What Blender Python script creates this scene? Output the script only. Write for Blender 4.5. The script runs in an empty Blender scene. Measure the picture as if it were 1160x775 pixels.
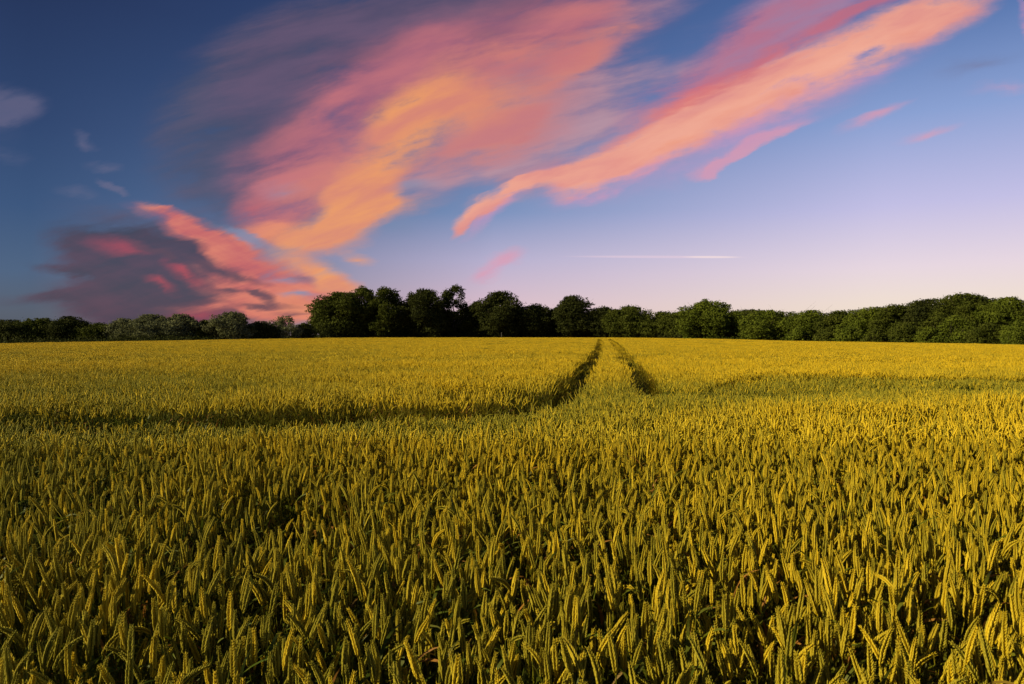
import bpy, math, random
import numpy as np
from math import radians, sin, cos, pi, atan2, sqrt

# ------------------------------------------------------------------ camera
scene = bpy.context.scene
COL = scene.collection
F = 773.33            # focal length in photo pixels (photo is 1160 wide)
CX, HY = 580.0, 380.0  # image centre column, horizon row
EYE = 1.65
cam_data = bpy.data.cameras.new("camera")
cam_data.lens = 24.0
cam_data.sensor_width = 36.0
cam_data.clip_start = 0.05
cam_data.clip_end = 40000.0
cam = bpy.data.objects.new("camera", cam_data)
cam.location = (0, 0, EYE)
cam.rotation_euler = (radians(90 - 0.56), 0, 0)
COL.objects.link(cam)
scene.camera = cam

# ------------------------------------------------------------------ sun and exposure
SUN_EL, SUN_AZ = radians(23), radians(-106)      # azimuth from +Y, negative = to the left
sd = bpy.data.lights.new("sun", 'SUN')
sd.energy = 5.0
sd.angle = radians(0.6)
sd.color = (1.0, 0.84, 0.52)
sun = bpy.data.objects.new("sun", sd)
to_sun = (sin(SUN_AZ) * cos(SUN_EL), cos(SUN_AZ) * cos(SUN_EL), sin(SUN_EL))
from mathutils import Vector
sun.rotation_euler = Vector(to_sun).to_track_quat('Z', 'Y').to_euler()
sun.location = (-30, 0, 30)
COL.objects.link(sun)

scene.view_settings.view_transform = 'Standard'
scene.view_settings.look = 'None'
scene.view_settings.exposure = 0.35
scene.view_settings.gamma = 1.0
scene.render.engine = 'CYCLES'
scene.cycles.use_denoising = True
scene.cycles.denoiser = 'OPENIMAGEDENOISE'
scene.cycles.max_bounces = 5
scene.cycles.diffuse_bounces = 2
scene.cycles.glossy_bounces = 1
scene.cycles.transmission_bounces = 2
scene.cycles.transparent_max_bounces = 8


def lin(c):
    return tuple(((v / 255) / 12.92 if v / 255 <= 0.04045 else ((v / 255 + 0.055) / 1.055) ** 2.4) for v in c[:3])


# ------------------------------------------------------------------ sky
world = bpy.data.worlds.new("World")
scene.world = world
world.use_nodes = True
nt = world.node_tree
nt.nodes.clear()


class G:
    """small helper for writing node networks"""
    def __init__(self, nt): self.nt = nt
    def put(self, sock, v):
        if isinstance(v, bpy.types.NodeSocket): self.nt.links.new(v, sock)
        elif v is not None:
            if hasattr(sock.default_value, '__len__') and not hasattr(v, '__len__'): v = [v] * len(sock.default_value)
            if hasattr(sock.default_value, '__len__') and len(sock.default_value) == 4 and len(v) == 3: v = tuple(v) + (1,)
            sock.default_value = v
    def m(self, op, a, b=None, c=None, clamp=False):
        n = self.nt.nodes.new('ShaderNodeMath'); n.operation = op; n.use_clamp = clamp
        for i, v in enumerate((a, b, c)):
            if v is not None: self.put(n.inputs[i], v)
        return n.outputs[0]
    def vm(self, op, a, b=None, s=None):
        n = self.nt.nodes.new('ShaderNodeVectorMath'); n.operation = op
        self.put(n.inputs[0], a)
        if b is not None: self.put(n.inputs[1], b)
        if s is not None: self.put(n.inputs['Scale'], s)
        return n.outputs['Value'] if op in ('LENGTH', 'DOT_PRODUCT') else n.outputs[0]
    def noise(self, vec, scale, detail=4, rough=0.5, dim='3D', color=False, dist=0.0):
        n = self.nt.nodes.new('ShaderNodeTexNoise'); n.noise_dimensions = dim
        self.put(n.inputs['Vector'], vec)
        n.inputs['Scale'].default_value = scale; n.inputs['Detail'].default_value = detail
        n.inputs['Roughness'].default_value = rough; n.inputs['Distortion'].default_value = dist
        return n.outputs['Color'] if color else n.outputs['Fac']
    def ramp(self, fac, stops, interp='LINEAR'):
        n = self.nt.nodes.new('ShaderNodeValToRGB'); cr = n.color_ramp; cr.interpolation = interp
        while len(cr.elements) > 1: cr.elements.remove(cr.elements[-1])
        for i, (p, c) in enumerate(stops):
            e = cr.elements[0] if i == 0 else cr.elements.new(p)
            e.position = p; e.color = tuple(c) + (1,) if hasattr(c, '__len__') else (c, c, c, 1)
        self.put(n.inputs[0], fac)
        return n.outputs[0]
    def mix(self, f, a, b):
        n = self.nt.nodes.new('ShaderNodeMix'); n.data_type = 'RGBA'
        self.put(n.inputs[0], f); self.put(n.inputs[6], a); self.put(n.inputs[7], b)
        return n.outputs[2]
    def smooth(self, v, lo, hi, a=0.0, b=1.0):
        n = self.nt.nodes.new('ShaderNodeMapRange'); n.interpolation_type = 'SMOOTHSTEP'
        for i, x in enumerate((v, lo, hi, a, b)): self.put(n.inputs[i], x)
        return n.outputs[0]
    def sep(self, v):
        n = self.nt.nodes.new('ShaderNodeSeparateXYZ'); self.put(n.inputs[0], v); return n.outputs
    def comb(self, x, y, z=0.0):
        n = self.nt.nodes.new('ShaderNodeCombineXYZ')
        for i, v in enumerate((x, y, z)): self.put(n.inputs[i], v)
        return n.outputs[0]


g = G(nt)
tc = nt.nodes.new('ShaderNodeTexCoord')
dirv = g.vm('NORMALIZE', tc.outputs['Generated'])
dx, dy, dz = g.sep(dirv)
azim = g.m('DIVIDE', g.m('ARCTAN2', dx, dy), pi)           # -1..1, 0 straight ahead
azn = g.m('MULTIPLY_ADD', azim, 0.5, 0.5)
zc = g.m('MAXIMUM', dz, 0.0)


def vramp(u, stops):
    """stops (v, srgb): v = slope above the horizon seen at u; turned into sine of elevation"""
    return g.ramp(zc, [(v / sqrt(1 + u * u + v * v), lin(c)) for v, c in stops], 'LINEAR')


skyL = vramp(-0.6, [(0, (78, 84, 96)), (.03, (80, 90, 108)), (.09, (68, 92, 126)), (.18, (48, 77, 120)), (.30, (36, 60, 104)), (.49, (24, 41, 82)), (1.2, (16, 30, 70)), (9, (12, 22, 55))])
skyM = vramp(0.0, [(0, (228, 190, 192)), (.05, (214, 186, 202)), (.11, (182, 174, 206)), (.18, (118, 142, 186)), (.33, (72, 100, 152)), (.49, (50, 72, 122)), (1.2, (26, 46, 92)), (9, (16, 30, 68))])
skyR = vramp(0.55, [(0, (244, 228, 200)), (.05, (240, 222, 210)), (.10, (232, 214, 224)), (.19, (195, 190, 228)), (.32, (138, 160, 210)), (.45, (88, 118, 174)), (.6, (64, 94, 150)), (1.4, (34, 58, 108)), (9, (20, 36, 78))])
A = lambda px: atan2((px - CX) / F, 1) / pi * 0.5 + 0.5
wL = g.ramp(azn, [(0.0, 0.35), (0.25, 1.0), (A(40), 1.0), (A(330), 0.62), (A(560), 0.0), (1.0, 0.35)], 'LINEAR')
wR = g.ramp(azn, [(0.0, 0.1), (0.1, 0.0), (A(540), 0.0), (A(780), 0.55), (A(1000), 1.0), (0.78, 1.0), (1.0, 0.1)], 'LINEAR')
base = g.mix(wR, g.mix(wL, skyM, skyL), skyR)

sky = nt.nodes.new('ShaderNodeTexSky')
sky.sky_type = 'NISHITA'
sky.sun_disc = False
sky.sun_elevation = SUN_EL
sky.sun_rotation = SUN_AZ % (2 * pi)
sky.altitude = 50
sky.air_density = 1.0
sky.dust_density = 1.5

# clouds live on the plane straight ahead: u = x/y, v = z/y
front = g.smooth(dy, 0.08, 0.3)
ysafe = g.m('MAXIMUM', dy, 0.05)
P0 = g.comb(g.m('DIVIDE', dx, ysafe), g.m('DIVIDE', dz, ysafe), 0.0)


def warp(p, sc, amp, stretch=(1, 1, 1), rot=0.0, detail=3):
    mp = nt.nodes.new('ShaderNodeMapping'); mp.vector_type = 'TEXTURE'
    g.put(mp.inputs['Vector'], p); mp.inputs['Rotation'].default_value = (0, 0, radians(rot)); mp.inputs['Scale'].default_value = stretch
    c = g.noise(mp.outputs[0], sc, detail, 0.55, color=True)
    return g.vm('ADD', p, g.vm('SCALE', g.vm('SUBTRACT', c, (0.5, 0.5, 0.5)), s=amp))


P1 = warp(P0, 4.0, 0.055, (1.8, 0.8, 1), 20)
P2 = warp(P1, 13.0, 0.050, (3.0, 0.7, 1), 14, 6)
P2 = warp(P2, 60.0, 0.014, (2.5, 0.8, 1), 10, 4)
flat = g.vm('MULTIPLY', P2, (1, 1, 0))


def fibres(rot, stretch, scale, detail=5):
    mp = nt.nodes.new('ShaderNodeMapping'); mp.vector_type = 'TEXTURE'
    g.put(mp.inputs['Vector'], P1); mp.inputs['Rotation'].default_value = (0, 0, radians(rot)); mp.inputs['Scale'].default_value = stretch
    return g.noise(mp.outputs[0], scale, detail, 0.6)


fib_flat = fibres(8, (4.6, 0.9, 1), 9)
fib_diag = fibres(27, (4.6, 0.8, 1), 9)
fib_down = fibres(-20, (4.4, 0.9, 1), 9)
fib_fine = fibres(15, (5.0, 1.0, 1), 27, 5)


def blob(x, y, a, b, rot, w, prev):
    mp = nt.nodes.new('ShaderNodeMapping'); mp.vector_type = 'TEXTURE'
    g.put(mp.inputs['Vector'], flat)
    mp.inputs['Location'].default_value = ((x - CX) / F, (HY - y) / F, 0)
    mp.inputs['Rotation'].default_value = (0, 0, radians(rot))
    mp.inputs['Scale'].default_value = (a / F, b / F, 1)
    gr = nt.nodes.new('ShaderNodeTexGradient'); gr.gradient_type = 'SPHERICAL'
    nt.links.new(mp.outputs[0], gr.inputs[0])
    return g.m('MULTIPLY_ADD', gr.outputs['Fac'], w, prev)


billow = g.noise(P2, 16, 6, .62)
detail_tex = g.m('ADD', g.m('MULTIPLY', g.m('SUBTRACT', fib_fine, 0.5), 0.75), g.m('MULTIPLY', g.m('SUBTRACT', billow, 0.5), 0.30))
CLOUD = base
#            colour a, colour b (mixed by fibres), opacity, lo, hi, fibre, fibre strength, blobs (x, y, half length, half width, tilt, weight)
LAYERS = [
    ("dark veil", (66, 72, 100), (88, 82, 108), .85, .06, .55, fib_flat, .5, [
        (255, 190, 105, 140, 10, 1.1), (310, 110, 170, 110, 30, 1.2), (450, 30, 230, 95, 8, 1.2), (180, 262, 150, 32, -14, .8), (330, 215, 90, 80, 0, .8), (610, 10, 150, 60, 5, .6)]),
    ("lower dark bank", (54, 54, 76), (86, 60, 82), .93, .07, .50, fib_down, .5, [
        (165, 300, 140, 60, -14, 1.3), (210, 338, 200, 60, -5, 1.4), (115, 280, 80, 26, -8, .8), (70, 340, 110, 11, 2, .6), (75, 309, 70, 7, -3, .6), (230, 300, 130, 40, -18, .8), (140, 350, 150, 30, 0, .8)]),
    ("mauve sheet", (168, 122, 140), (196, 150, 158), .80, .05, .50, fib_flat, 1.5, [
        (570, 160, 140, 85, 18, 1.1), (650, 80, 110, 90, 35, 1.1), (540, 60, 170, 80, 10, .6), (600, 205, 80, 30, 20, .8), (470, 215, 70, 40, 15, .6), (720, 10, 90, 30, 15, .7), (690, 150, 60, 45, 35, .25), (760, 90, 120, 50, 35, .55)]),
    ("rose mass", (156, 92, 118), (196, 112, 120), .92, .08, .52, fib_diag, .7, [
        (330, 195, 105, 62, 12, 1.0), (410, 110, 150, 82, 35, 1.05), (520, 75, 150, 70, 15, .95), (610, 25, 180, 65, 10, 1.1), (310, 245, 75, 42, 10, 1.0), (640, 70, 80, 40, 30, .6), (560, 120, 90, 50, 10, .5)]),
    ("slate shade", (84, 72, 100), (104, 82, 110), .68, .06, .55, fib_flat, .8, [
        (340, 50, 150, 60, 15, 1.1), (490, 8, 220, 46, 4, 1.3), (290, 130, 90, 75, 20, 1.0), (400, 70, 90, 26, 10, .6), (560, 40, 60, 12, 5, .5)]),
    ("salmon patch", (220, 134, 112), (200, 116, 120), .85, .12, .60, fib_flat, 1.3, [
        (580, 62, 120, 38, 5, 1.1), (400, 190, 110, 60, 35, 1.0), (330, 215, 80, 40, 15, .8), (510, 165, 130, 60, 15, 1.0), (600, 135, 110, 50, 25, .9), (665, 62, 80, 20, 25, .9), (690, 35, 70, 12, 12, .8), (650, 15, 90, 14, 6, .7), (640, 88, 60, 12, 28, .9)]),
    ("coral band", (196, 92, 98), (230, 136, 110), .95, .10, .42, fib_down, .8, [
        (262, 283, 140, 22, -24, 1.3), (300, 330, 110, 34, -12, 1.0), (300, 262, 50, 26, 20, .9), (200, 250, 55, 13, -28, .7), (340, 352, 70, 26, 5, 1.2), (250, 350, 90, 14, 0, .7)]),
    ("red glints", (200, 74, 86), (150, 66, 88), .85, .18, .55, fib_flat, .8, [
        (133, 284, 50, 15, -6, .9), (207, 314, 38, 12, -20, 1.1), (178, 326, 30, 8, -10, .8), (225, 362, 60, 12, 0, .8), (285, 234, 45, 20, 20, .5)]),
    ("orange heart", (240, 158, 98), (216, 132, 114), .97, .14, .55, fib_diag, .6, [
        (450, 160, 150, 46, 52, 1.25), (385, 250, 85, 42, 30, 1.2), (520, 122, 120, 44, 10, 1.1), (440, 240, 75, 20, 4, .9), (330, 268, 90, 26, -8, 1.0), (348, 308, 75, 20, -18, .9), (410, 218, 70, 50, 40, .8), (382, 322, 42, 20, -25, 1.0), (405, 294, 26, 9, 0, 1.0), (350, 352, 50, 20, -10, .7)]),
    ("blue gaps", (112, 132, 165), (120, 140, 175), .80, .2, .6, fib_flat, .8, [
        (318, 217, 40, 12, 3, .55), (280, 268, 62, 9, -20, 1.5), (440, 262, 60, 12, 8, .6), (470, 216, 45, 14, 5, .7), (330, 322, 40, 6, -3, .9), (345, 336, 38, 5, 5, .8), (375, 303, 35, 8, -10, .8)]),
    ("streak skirt", (196, 112, 132), (168, 128, 160), .85, .08, .50, fib_diag, 1.1, [
        (830, 62, 170, 34, 30, 1.0), (740, 135, 130, 34, 36, .7), (900, 10, 140, 46, 24, 1.1), (620, 205, 60, 30, 20, .7)]),
    ("streak pink edge", (232, 148, 172), (220, 150, 190), .80, .10, .45, fib_diag, .6, [
        (880, 108, 290, 50, 25.5, 1.0), (690, 200, 100, 20, 22, .8), (575, 230, 80, 12, 32, .7)]),
    ("great streak", (244, 168, 140), (222, 136, 132), .95, .14, .42, fib_diag, 1.25, [
        (760, 150, 165, 37, 27, 1.3), (900, 88, 200, 42, 25, 1.35), (1035, 28, 150, 36, 26, 1.3), (672, 198, 75, 21, 22, 1.3), (575, 226, 56, 10, 30, 1.2), (545, 238, 22, 12, 10, .6), (612, 210, 50, 13, 20, 1.1), (532, 246, 34, 7, 34, 1.0)]),
    ("streak red rim", (226, 106, 104), (196, 104, 120), .75, .1, .5, fib_diag, .9, [
        (870, 66, 150, 15, 29, 1.0), (735, 140, 110, 13, 34, .8), (980, 8, 90, 14, 24, .9), (790, 100, 60, 20, 34, .5)]),
    ("streak light core", (248, 182, 158), (244, 156, 112), .8, .2, .6, fib_diag, .9, [
        (780, 150, 140, 18, 26, 1.0), (960, 70, 170, 22, 25, 1.0)]),
    ("small pink wisps", (224, 146, 178), (234, 152, 164), .62, .14, .50, fib_diag, 1.0, [
        (862, 160, 75, 9, 26, 1.4), (806, 186, 34, 9, 20, .9), (985, 132, 60, 10, 22, .65), (1052, 156, 50, 11, 14, .5), (565, 298, 42, 13, 24, 1.1), (548, 312, 30, 9, 10, .7), (1158, 18, 9, 34, 4, 1.0), (1135, 105, 60, 8, 6, .35)]),
    ("left wisps", (96, 100, 132), (116, 108, 136), .5, .10, .50, fib_down, 1.0, [
        (18, 118, 52, 26, -8, .9), (0, 128, 60, 40, 0, .5), (10, 174, 40, 15, -5, .8), (100, 156, 26, 8, -25, .8), (120, 186, 28, 9, -10, .95), (90, 215, 34, 9, -8, .8), (132, 211, 24, 6, -24, 1.2), (1110, 75, 80, 18, 8, .5)]),
    ("dark scud", (74, 62, 84), (96, 66, 84), .9, .18, .50, fib_flat, .6, [
        (300, 337, 24, 9, -25, 1.3), (262, 329, 40, 7, -8, .9), (180, 292, 60, 8, -24, 1.0), (255, 308, 75, 7, -18, 1.1), (215, 342, 70, 7, -4, .9), (300, 350, 60, 5, 2, .8), (335, 358, 34, 6, 0, .7), (345, 322, 24, 6, -5, .5)]),
]
for name, ca, cb, op, lo, hi, fib, fs, blobs in LAYERS:
    d = 0.0
    for b in blobs: d = blob(*b, d)
    tex = g.m('ADD', g.m('MULTIPLY', g.m('SUBTRACT', fib, 0.5), fs * .8), detail_tex)
    d2 = g.m('MULTIPLY', d, g.m('MULTIPLY_ADD', tex, 3.1, 1.0))
    al = g.m('MULTIPLY', g.smooth(d2, 0.0, hi * 2.1), g.m('MULTIPLY', front, op))
    CLOUD = g.mix(al, CLOUD, g.mix(g.smooth(g.m('ADD', g.m('MULTIPLY', fib, .6), g.m('MULTIPLY', fib_fine, .4)), .38, .62), lin(ca), lin(cb)))

# thin straight vapour trail low on the right
def streak(x, y, a, b, rot):
    mp = nt.nodes.new('ShaderNodeMapping'); mp.vector_type = 'TEXTURE'
    g.put(mp.inputs['Vector'], P0)
    mp.inputs['Location'].default_value = ((x - CX) / F, (HY - y) / F, 0); mp.inputs['Rotation'].default_value = (0, 0, radians(rot))
    mp.inputs['Scale'].default_value = (a / F, b / F, 1)
    gr = nt.nodes.new('ShaderNodeTexGradient'); gr.gradient_type = 'SPHERICAL'; nt.links.new(mp.outputs[0], gr.inputs[0])
    return g.m('MULTIPLY', g.smooth(gr.outputs['Fac'], 0, .6), front)


CLOUD = g.mix(g.m('MULTIPLY', streak(742, 291.2, 120, 1.9, -.25), .4), CLOUD, lin((242, 210, 222)))
CLOUD = g.mix(g.m('MULTIPLY', streak(806, 291.4, 40, 1.7, -.25), .5), CLOUD, lin((255, 232, 224)))

BGK = 0.1
fin = g.vm('ADD', g.vm('SCALE', CLOUD, s=0.96 / BGK * 2 ** -0.35), g.vm('SCALE', sky.outputs[0], s=0.05))
bg = nt.nodes.new('ShaderNodeBackground'); bg.inputs['Strength'].default_value = BGK
nt.links.new(fin, bg.inputs['Color'])
wo = nt.nodes.new('ShaderNodeOutputWorld'); nt.links.new(bg.outputs[0], wo.inputs['Surface'])
world.cycles.sampling_method = 'MANUAL'
world.cycles.sample_map_resolution = 256
#ENDSKY

# ------------------------------------------------------------------ terrain
def az_of(px): return math.atan2((px - CX) / F, 1.0)
PXS = [-260, 0, 200, 350, 420, 700, 800, 900, 1000, 1160, 1420]
YE = [105, 125, 160, 215, 228, 228, 190, 158, 135, 108, 84]
DR = [.66, .69, .44, .04, -.05, -.05, .14, .52, .62, .76, .72]
PHI = np.array([az_of(p) for p in PXS])
RE = np.array([y / cos(a) for y, a in zip(YE, PHI)])
DRn = np.array(DR)


def edge_r(phi): return np.interp(phi, PHI, RE)
def ground_z(X, Y):
    X = np.asarray(X, float); Y = np.asarray(Y, float)
    phi = np.arctan2(X, Y); r = np.hypot(X, Y)
    front = np.clip((pi - np.abs(phi)) / 1.2, 0, 1)
    t = np.clip(r / edge_r(phi), 0, 1)
    und = 0.05 * np.sin(X * 0.11 + 1.3) * np.sin(Y * 0.071 + .4) * np.clip(r / 30, 0, 1) * np.clip(2.0 - r / 100, 0, 1)
    return -np.interp(phi, PHI, DRn) * t * t * front + und


def vnoise(X, Y, scale, seed):
    """smooth value noise, -1..1"""
    X = np.asarray(X) / scale + 500.0; Y = np.asarray(Y) / scale + 500.0
    rs = np.random.RandomState(seed); T = rs.uniform(-1, 1, (64, 64))
    xi = np.floor(X).astype(int); yi = np.floor(Y).astype(int)
    fx = X - xi; fy = Y - yi; fx = fx * fx * (3 - 2 * fx); fy = fy * fy * (3 - 2 * fy)
    a = T[xi % 64, yi % 64]; b = T[(xi + 1) % 64, yi % 64]; c = T[xi % 64, (yi + 1) % 64]; d = T[(xi + 1) % 64, (yi + 1) % 64]
    return (a * (1 - fx) + b * fx) * (1 - fy) + (c * (1 - fx) + d * fx) * fy


# ------------------------------------------------------------------ materials
def new_mat(name):
    m = bpy.data.materials.new(name); m.use_nodes = True; m.node_tree.nodes.clear()
    return m, G(m.node_tree)


def out(gm, sh):
    o = gm.nt.nodes.new('ShaderNodeOutputMaterial'); gm.nt.links.new(sh, o.inputs['Surface'])


def bsdf(gm, col, rough=0.7, spec=0.3, normal=None):
    b = gm.nt.nodes.new('ShaderNodeBsdfPrincipled')
    gm.put(b.inputs['Base Color'], col); gm.put(b.inputs['Roughness'], rough)
    b.inputs['Specular IOR Level'].default_value = spec
    if normal is not None: gm.nt.links.new(normal, b.inputs['Normal'])
    return b.outputs[0]


def with_transl(gm, sh, col, f):
    t = gm.nt.nodes.new('ShaderNodeBsdfTranslucent'); gm.put(t.inputs['Color'], col)
    mx = gm.nt.nodes.new('ShaderNodeMixShader'); mx.inputs[0].default_value = f
    gm.nt.links.new(sh, mx.inputs[1]); gm.nt.links.new(t.outputs[0], mx.inputs[2])
    return mx.outputs[0]


def attr(gm, name, kind='GEOMETRY', o='Fac'):
    a = gm.nt.nodes.new('ShaderNodeAttribute'); a.attribute_name = name; a.attribute_type = kind
    return a.outputs[o]


def geom_pos(gm): return gm.nt.nodes.new('ShaderNodeNewGeometry').outputs['Position']


# ripeness of the crop, painted shade mixed in below zero: 'ripe' 0 green .. 1 golden, 'tone' per plant 0..1
def wheat_mats():
    m, q = new_mat("wheat_ear")
    ripe_shade = attr(q, 'ripe_shade', 'INSTANCER'); tone = attr(q, 'tone', 'INSTANCER'); tip = attr(q, 'tip')
    c = q.mix(q.m('MULTIPLY', ripe_shade, -1.0), (0.175, 0.166, 0.010), (0.058, 0.082, 0.010))  # dark green: unripe ears plus shade put into the colour
    c = q.mix(ripe_shade, c, (0.64, 0.410, 0.003))
    c = q.mix(q.smooth(tone, .60, .95, 0, .75), c, (0.68, 0.47, 0.012))
    c = q.mix(q.smooth(tone, .40, 0.0, 0, .75), c, (0.100, 0.106, 0.007))
    c = q.mix(q.m('MULTIPLY', tip, .40), c, (0.80, 0.68, 0.07))
    sp = q.noise(geom_pos(q), 240, 2)
    c = q.mix(q.smooth(sp, .56, .74, 0, .5), c, (0.30, 0.15, 0.008))
    out(q, with_transl(q, bsdf(q, c, .6, .10), c, .15))
    e = m
    m, q = new_mat("wheat_stem")
    ripe_shade = attr(q, 'ripe_shade', 'INSTANCER'); tone = attr(q, 'tone', 'INSTANCER')
    c = q.mix(ripe_shade, (0.080, 0.095, 0.005), (0.24, 0.18, 0.005))
    out(q, bsdf(q, c, .6, .12))
    st = m
    m, q = new_mat("wheat_leaf")
    ripe_shade = attr(q, 'ripe_shade', 'INSTANCER'); tone = attr(q, 'tone', 'INSTANCER')
    c = q.mix(ripe_shade, (0.060, 0.095, 0.008), (0.19, 0.17, 0.008))
    c = q.mix(q.smooth(tone, .80, .93, 0, .85), c, (0.36, 0.15, 0.03))
    n = q.noise(geom_pos(q), 60, 3)
    c = q.mix(q.smooth(n, .5, .75, 0, .5), c, (0.20, 0.17, 0.03))
    out(q, with_transl(q, bsdf(q, c, .5, .15), c, .3))
    return e, st, m


M_EAR, M_STEM, M_LEAF = wheat_mats()

m, q = new_mat("field_soil")
p = geom_pos(q)
far = q.smooth(q.vm('LENGTH', q.vm('MULTIPLY', p, (1, 1, 0))), 90, 260)
n1 = q.noise(p, 2.5, 6, .65); n2 = q.noise(p, 30, 4, .7)
soil = q.mix(n1, (0.020, 0.010, 0.005), (0.050, 0.028, 0.012)); soil = q.mix(q.smooth(n2, .5, .7), soil, (0.07, 0.045, 0.02))
grass = q.mix(q.noise(p, 0.12, 5), (0.05, 0.06, 0.015), (0.11, 0.10, 0.025))
bm_ = q.nt.nodes.new('ShaderNodeBump'); bm_.inputs['Strength'].default_value = .6; q.nt.links.new(n2, bm_.inputs['Height'])
out(q, bsdf(q, q.mix(far, soil, grass), .95, .1, bm_.outputs[0]))
M_SOIL = m


def foliage_mat(name, dark, light):
    m, q = new_mat(name)
    p = geom_pos(q); tone = attr(q, 'tone')
    n = q.noise(p, 0.35, 3); c = q.mix(q.smooth(n, .35, .65), dark, light)
    c = q.mix(q.m('MULTIPLY', tone, .55), c, tuple(min(1, v * 1.9) for v in light))
    out(q, with_transl(q, bsdf(q, c, .8, .06), c, .22))
    return m


M_FOL = {
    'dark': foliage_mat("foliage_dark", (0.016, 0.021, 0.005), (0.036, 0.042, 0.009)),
    'mid': foliage_mat("foliage_mid", (0.026, 0.036, 0.005), (0.056, 0.066, 0.009)),
    'green': foliage_mat("foliage_green", (0.040, 0.058, 0.006), (0.085, 0.105, 0.011)),
    'olive': foliage_mat("foliage_olive", (0.060, 0.068, 0.030), (0.105, 0.112, 0.050)),
    'brown': foliage_mat("foliage_brown", (0.060, 0.045, 0.016), (0.12, 0.085, 0.03)),
}
m, q = new_mat("bark"); n = q.noise(geom_pos(q), 3, 5)
out(q, bsdf(q, q.mix(n, (0.035, 0.028, 0.02), (0.11, 0.09, 0.065)), .9, .1)); M_BARK = m
m, q = new_mat("weathered_wood"); n = q.noise(geom_pos(q), 8, 5)
out(q, bsdf(q, q.mix(n, (0.07, 0.065, 0.055), (0.15, 0.14, 0.12)), .85, .1)); M_WOOD = m


# ------------------------------------------------------------------ mesh helpers
class MB:
    def __init__(self): self.v = []; self.f = []; self.mi = []; self.t = []
    def add(self, vs, fs, mat=0, tip=None):
        o = len(self.v); self.v += [tuple(p) for p in vs]
        self.f += [tuple(i + o for i in f) for f in fs]; self.mi += [mat] * len(fs)
        self.t += list(tip) if tip is not None else [0.0] * len(vs)
    def merge(self, other, off=(0, 0), rot=0.0, sz=1.0, lean=(0, 0)):
        c, s_ = cos(rot), sin(rot); o = len(self.v)
        for (x, y, z) in other.v:
            X = x * c - y * s_ + off[0] + lean[0] * z * z; Y = x * s_ + y * c + off[1] + lean[1] * z * z
            self.v.append((X, Y, z * sz))
        self.f += [tuple(i + o for i in f) for f in other.f]; self.mi += other.mi; self.t += other.t
    def mesh(self, name, mats, smooth=True):
        me = bpy.data.meshes.new(name); me.from_pydata(self.v, [], self.f)
        for m in mats: me.materials.append(m)
        me.polygons.foreach_set('material_index', self.mi)
        me.polygons.foreach_set('use_smooth', [smooth] * len(self.f))
        a = me.attributes.new('tip', 'FLOAT', 'POINT'); a.data.foreach_set('value', self.t)
        me.update(); return me


def tube(mb, pts, rads, n, mat, tip=0.0, cap=True):
    """tube along points; frame kept simple"""
    vs = []; k = len(pts)
    for i, (p, r) in enumerate(zip(pts, rads)):
        a = Vector(pts[max(i - 1, 0)]); b = Vector(pts[min(i + 1, k - 1)]); d = (b - a).normalized()
        x = d.cross(Vector((0.02, 1, 0.01))).normalized() if abs(d.y) < .9 else d.cross(Vector((1, 0, 0))).normalized()
        y = d.cross(x)
        for j in range(n):
            t = 2 * pi * j / n
            vs.append(Vector(p) + (x * cos(t) + y * sin(t)) * r)
    fs = [(i * n + j, i * n + (j + 1) % n, (i + 1) * n + (j + 1) % n, (i + 1) * n + j) for i in range(k - 1) for j in range(n)]
    if cap: fs.append(tuple((k - 1) * n + j for j in range(n)))
    mb.add(vs, fs, mat, [tip] * len(vs))


STEM_H = 0.76


def axis_pts(bend, length, rs, n=12):
    """ear axis in the xz plane: starts at the stem top, leaning by bend radians over its length"""
    pts = []; x = 0.0; z = STEM_H; dirs = []
    for i in range(n + 1):
        a = 0.05 + bend * (0.25 + 0.75 * i / n)
        pts.append(Vector((x, 0, z))); dirs.append(a)
        x += sin(a) * length / n; z += cos(a) * length / n
    return pts, dirs


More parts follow.
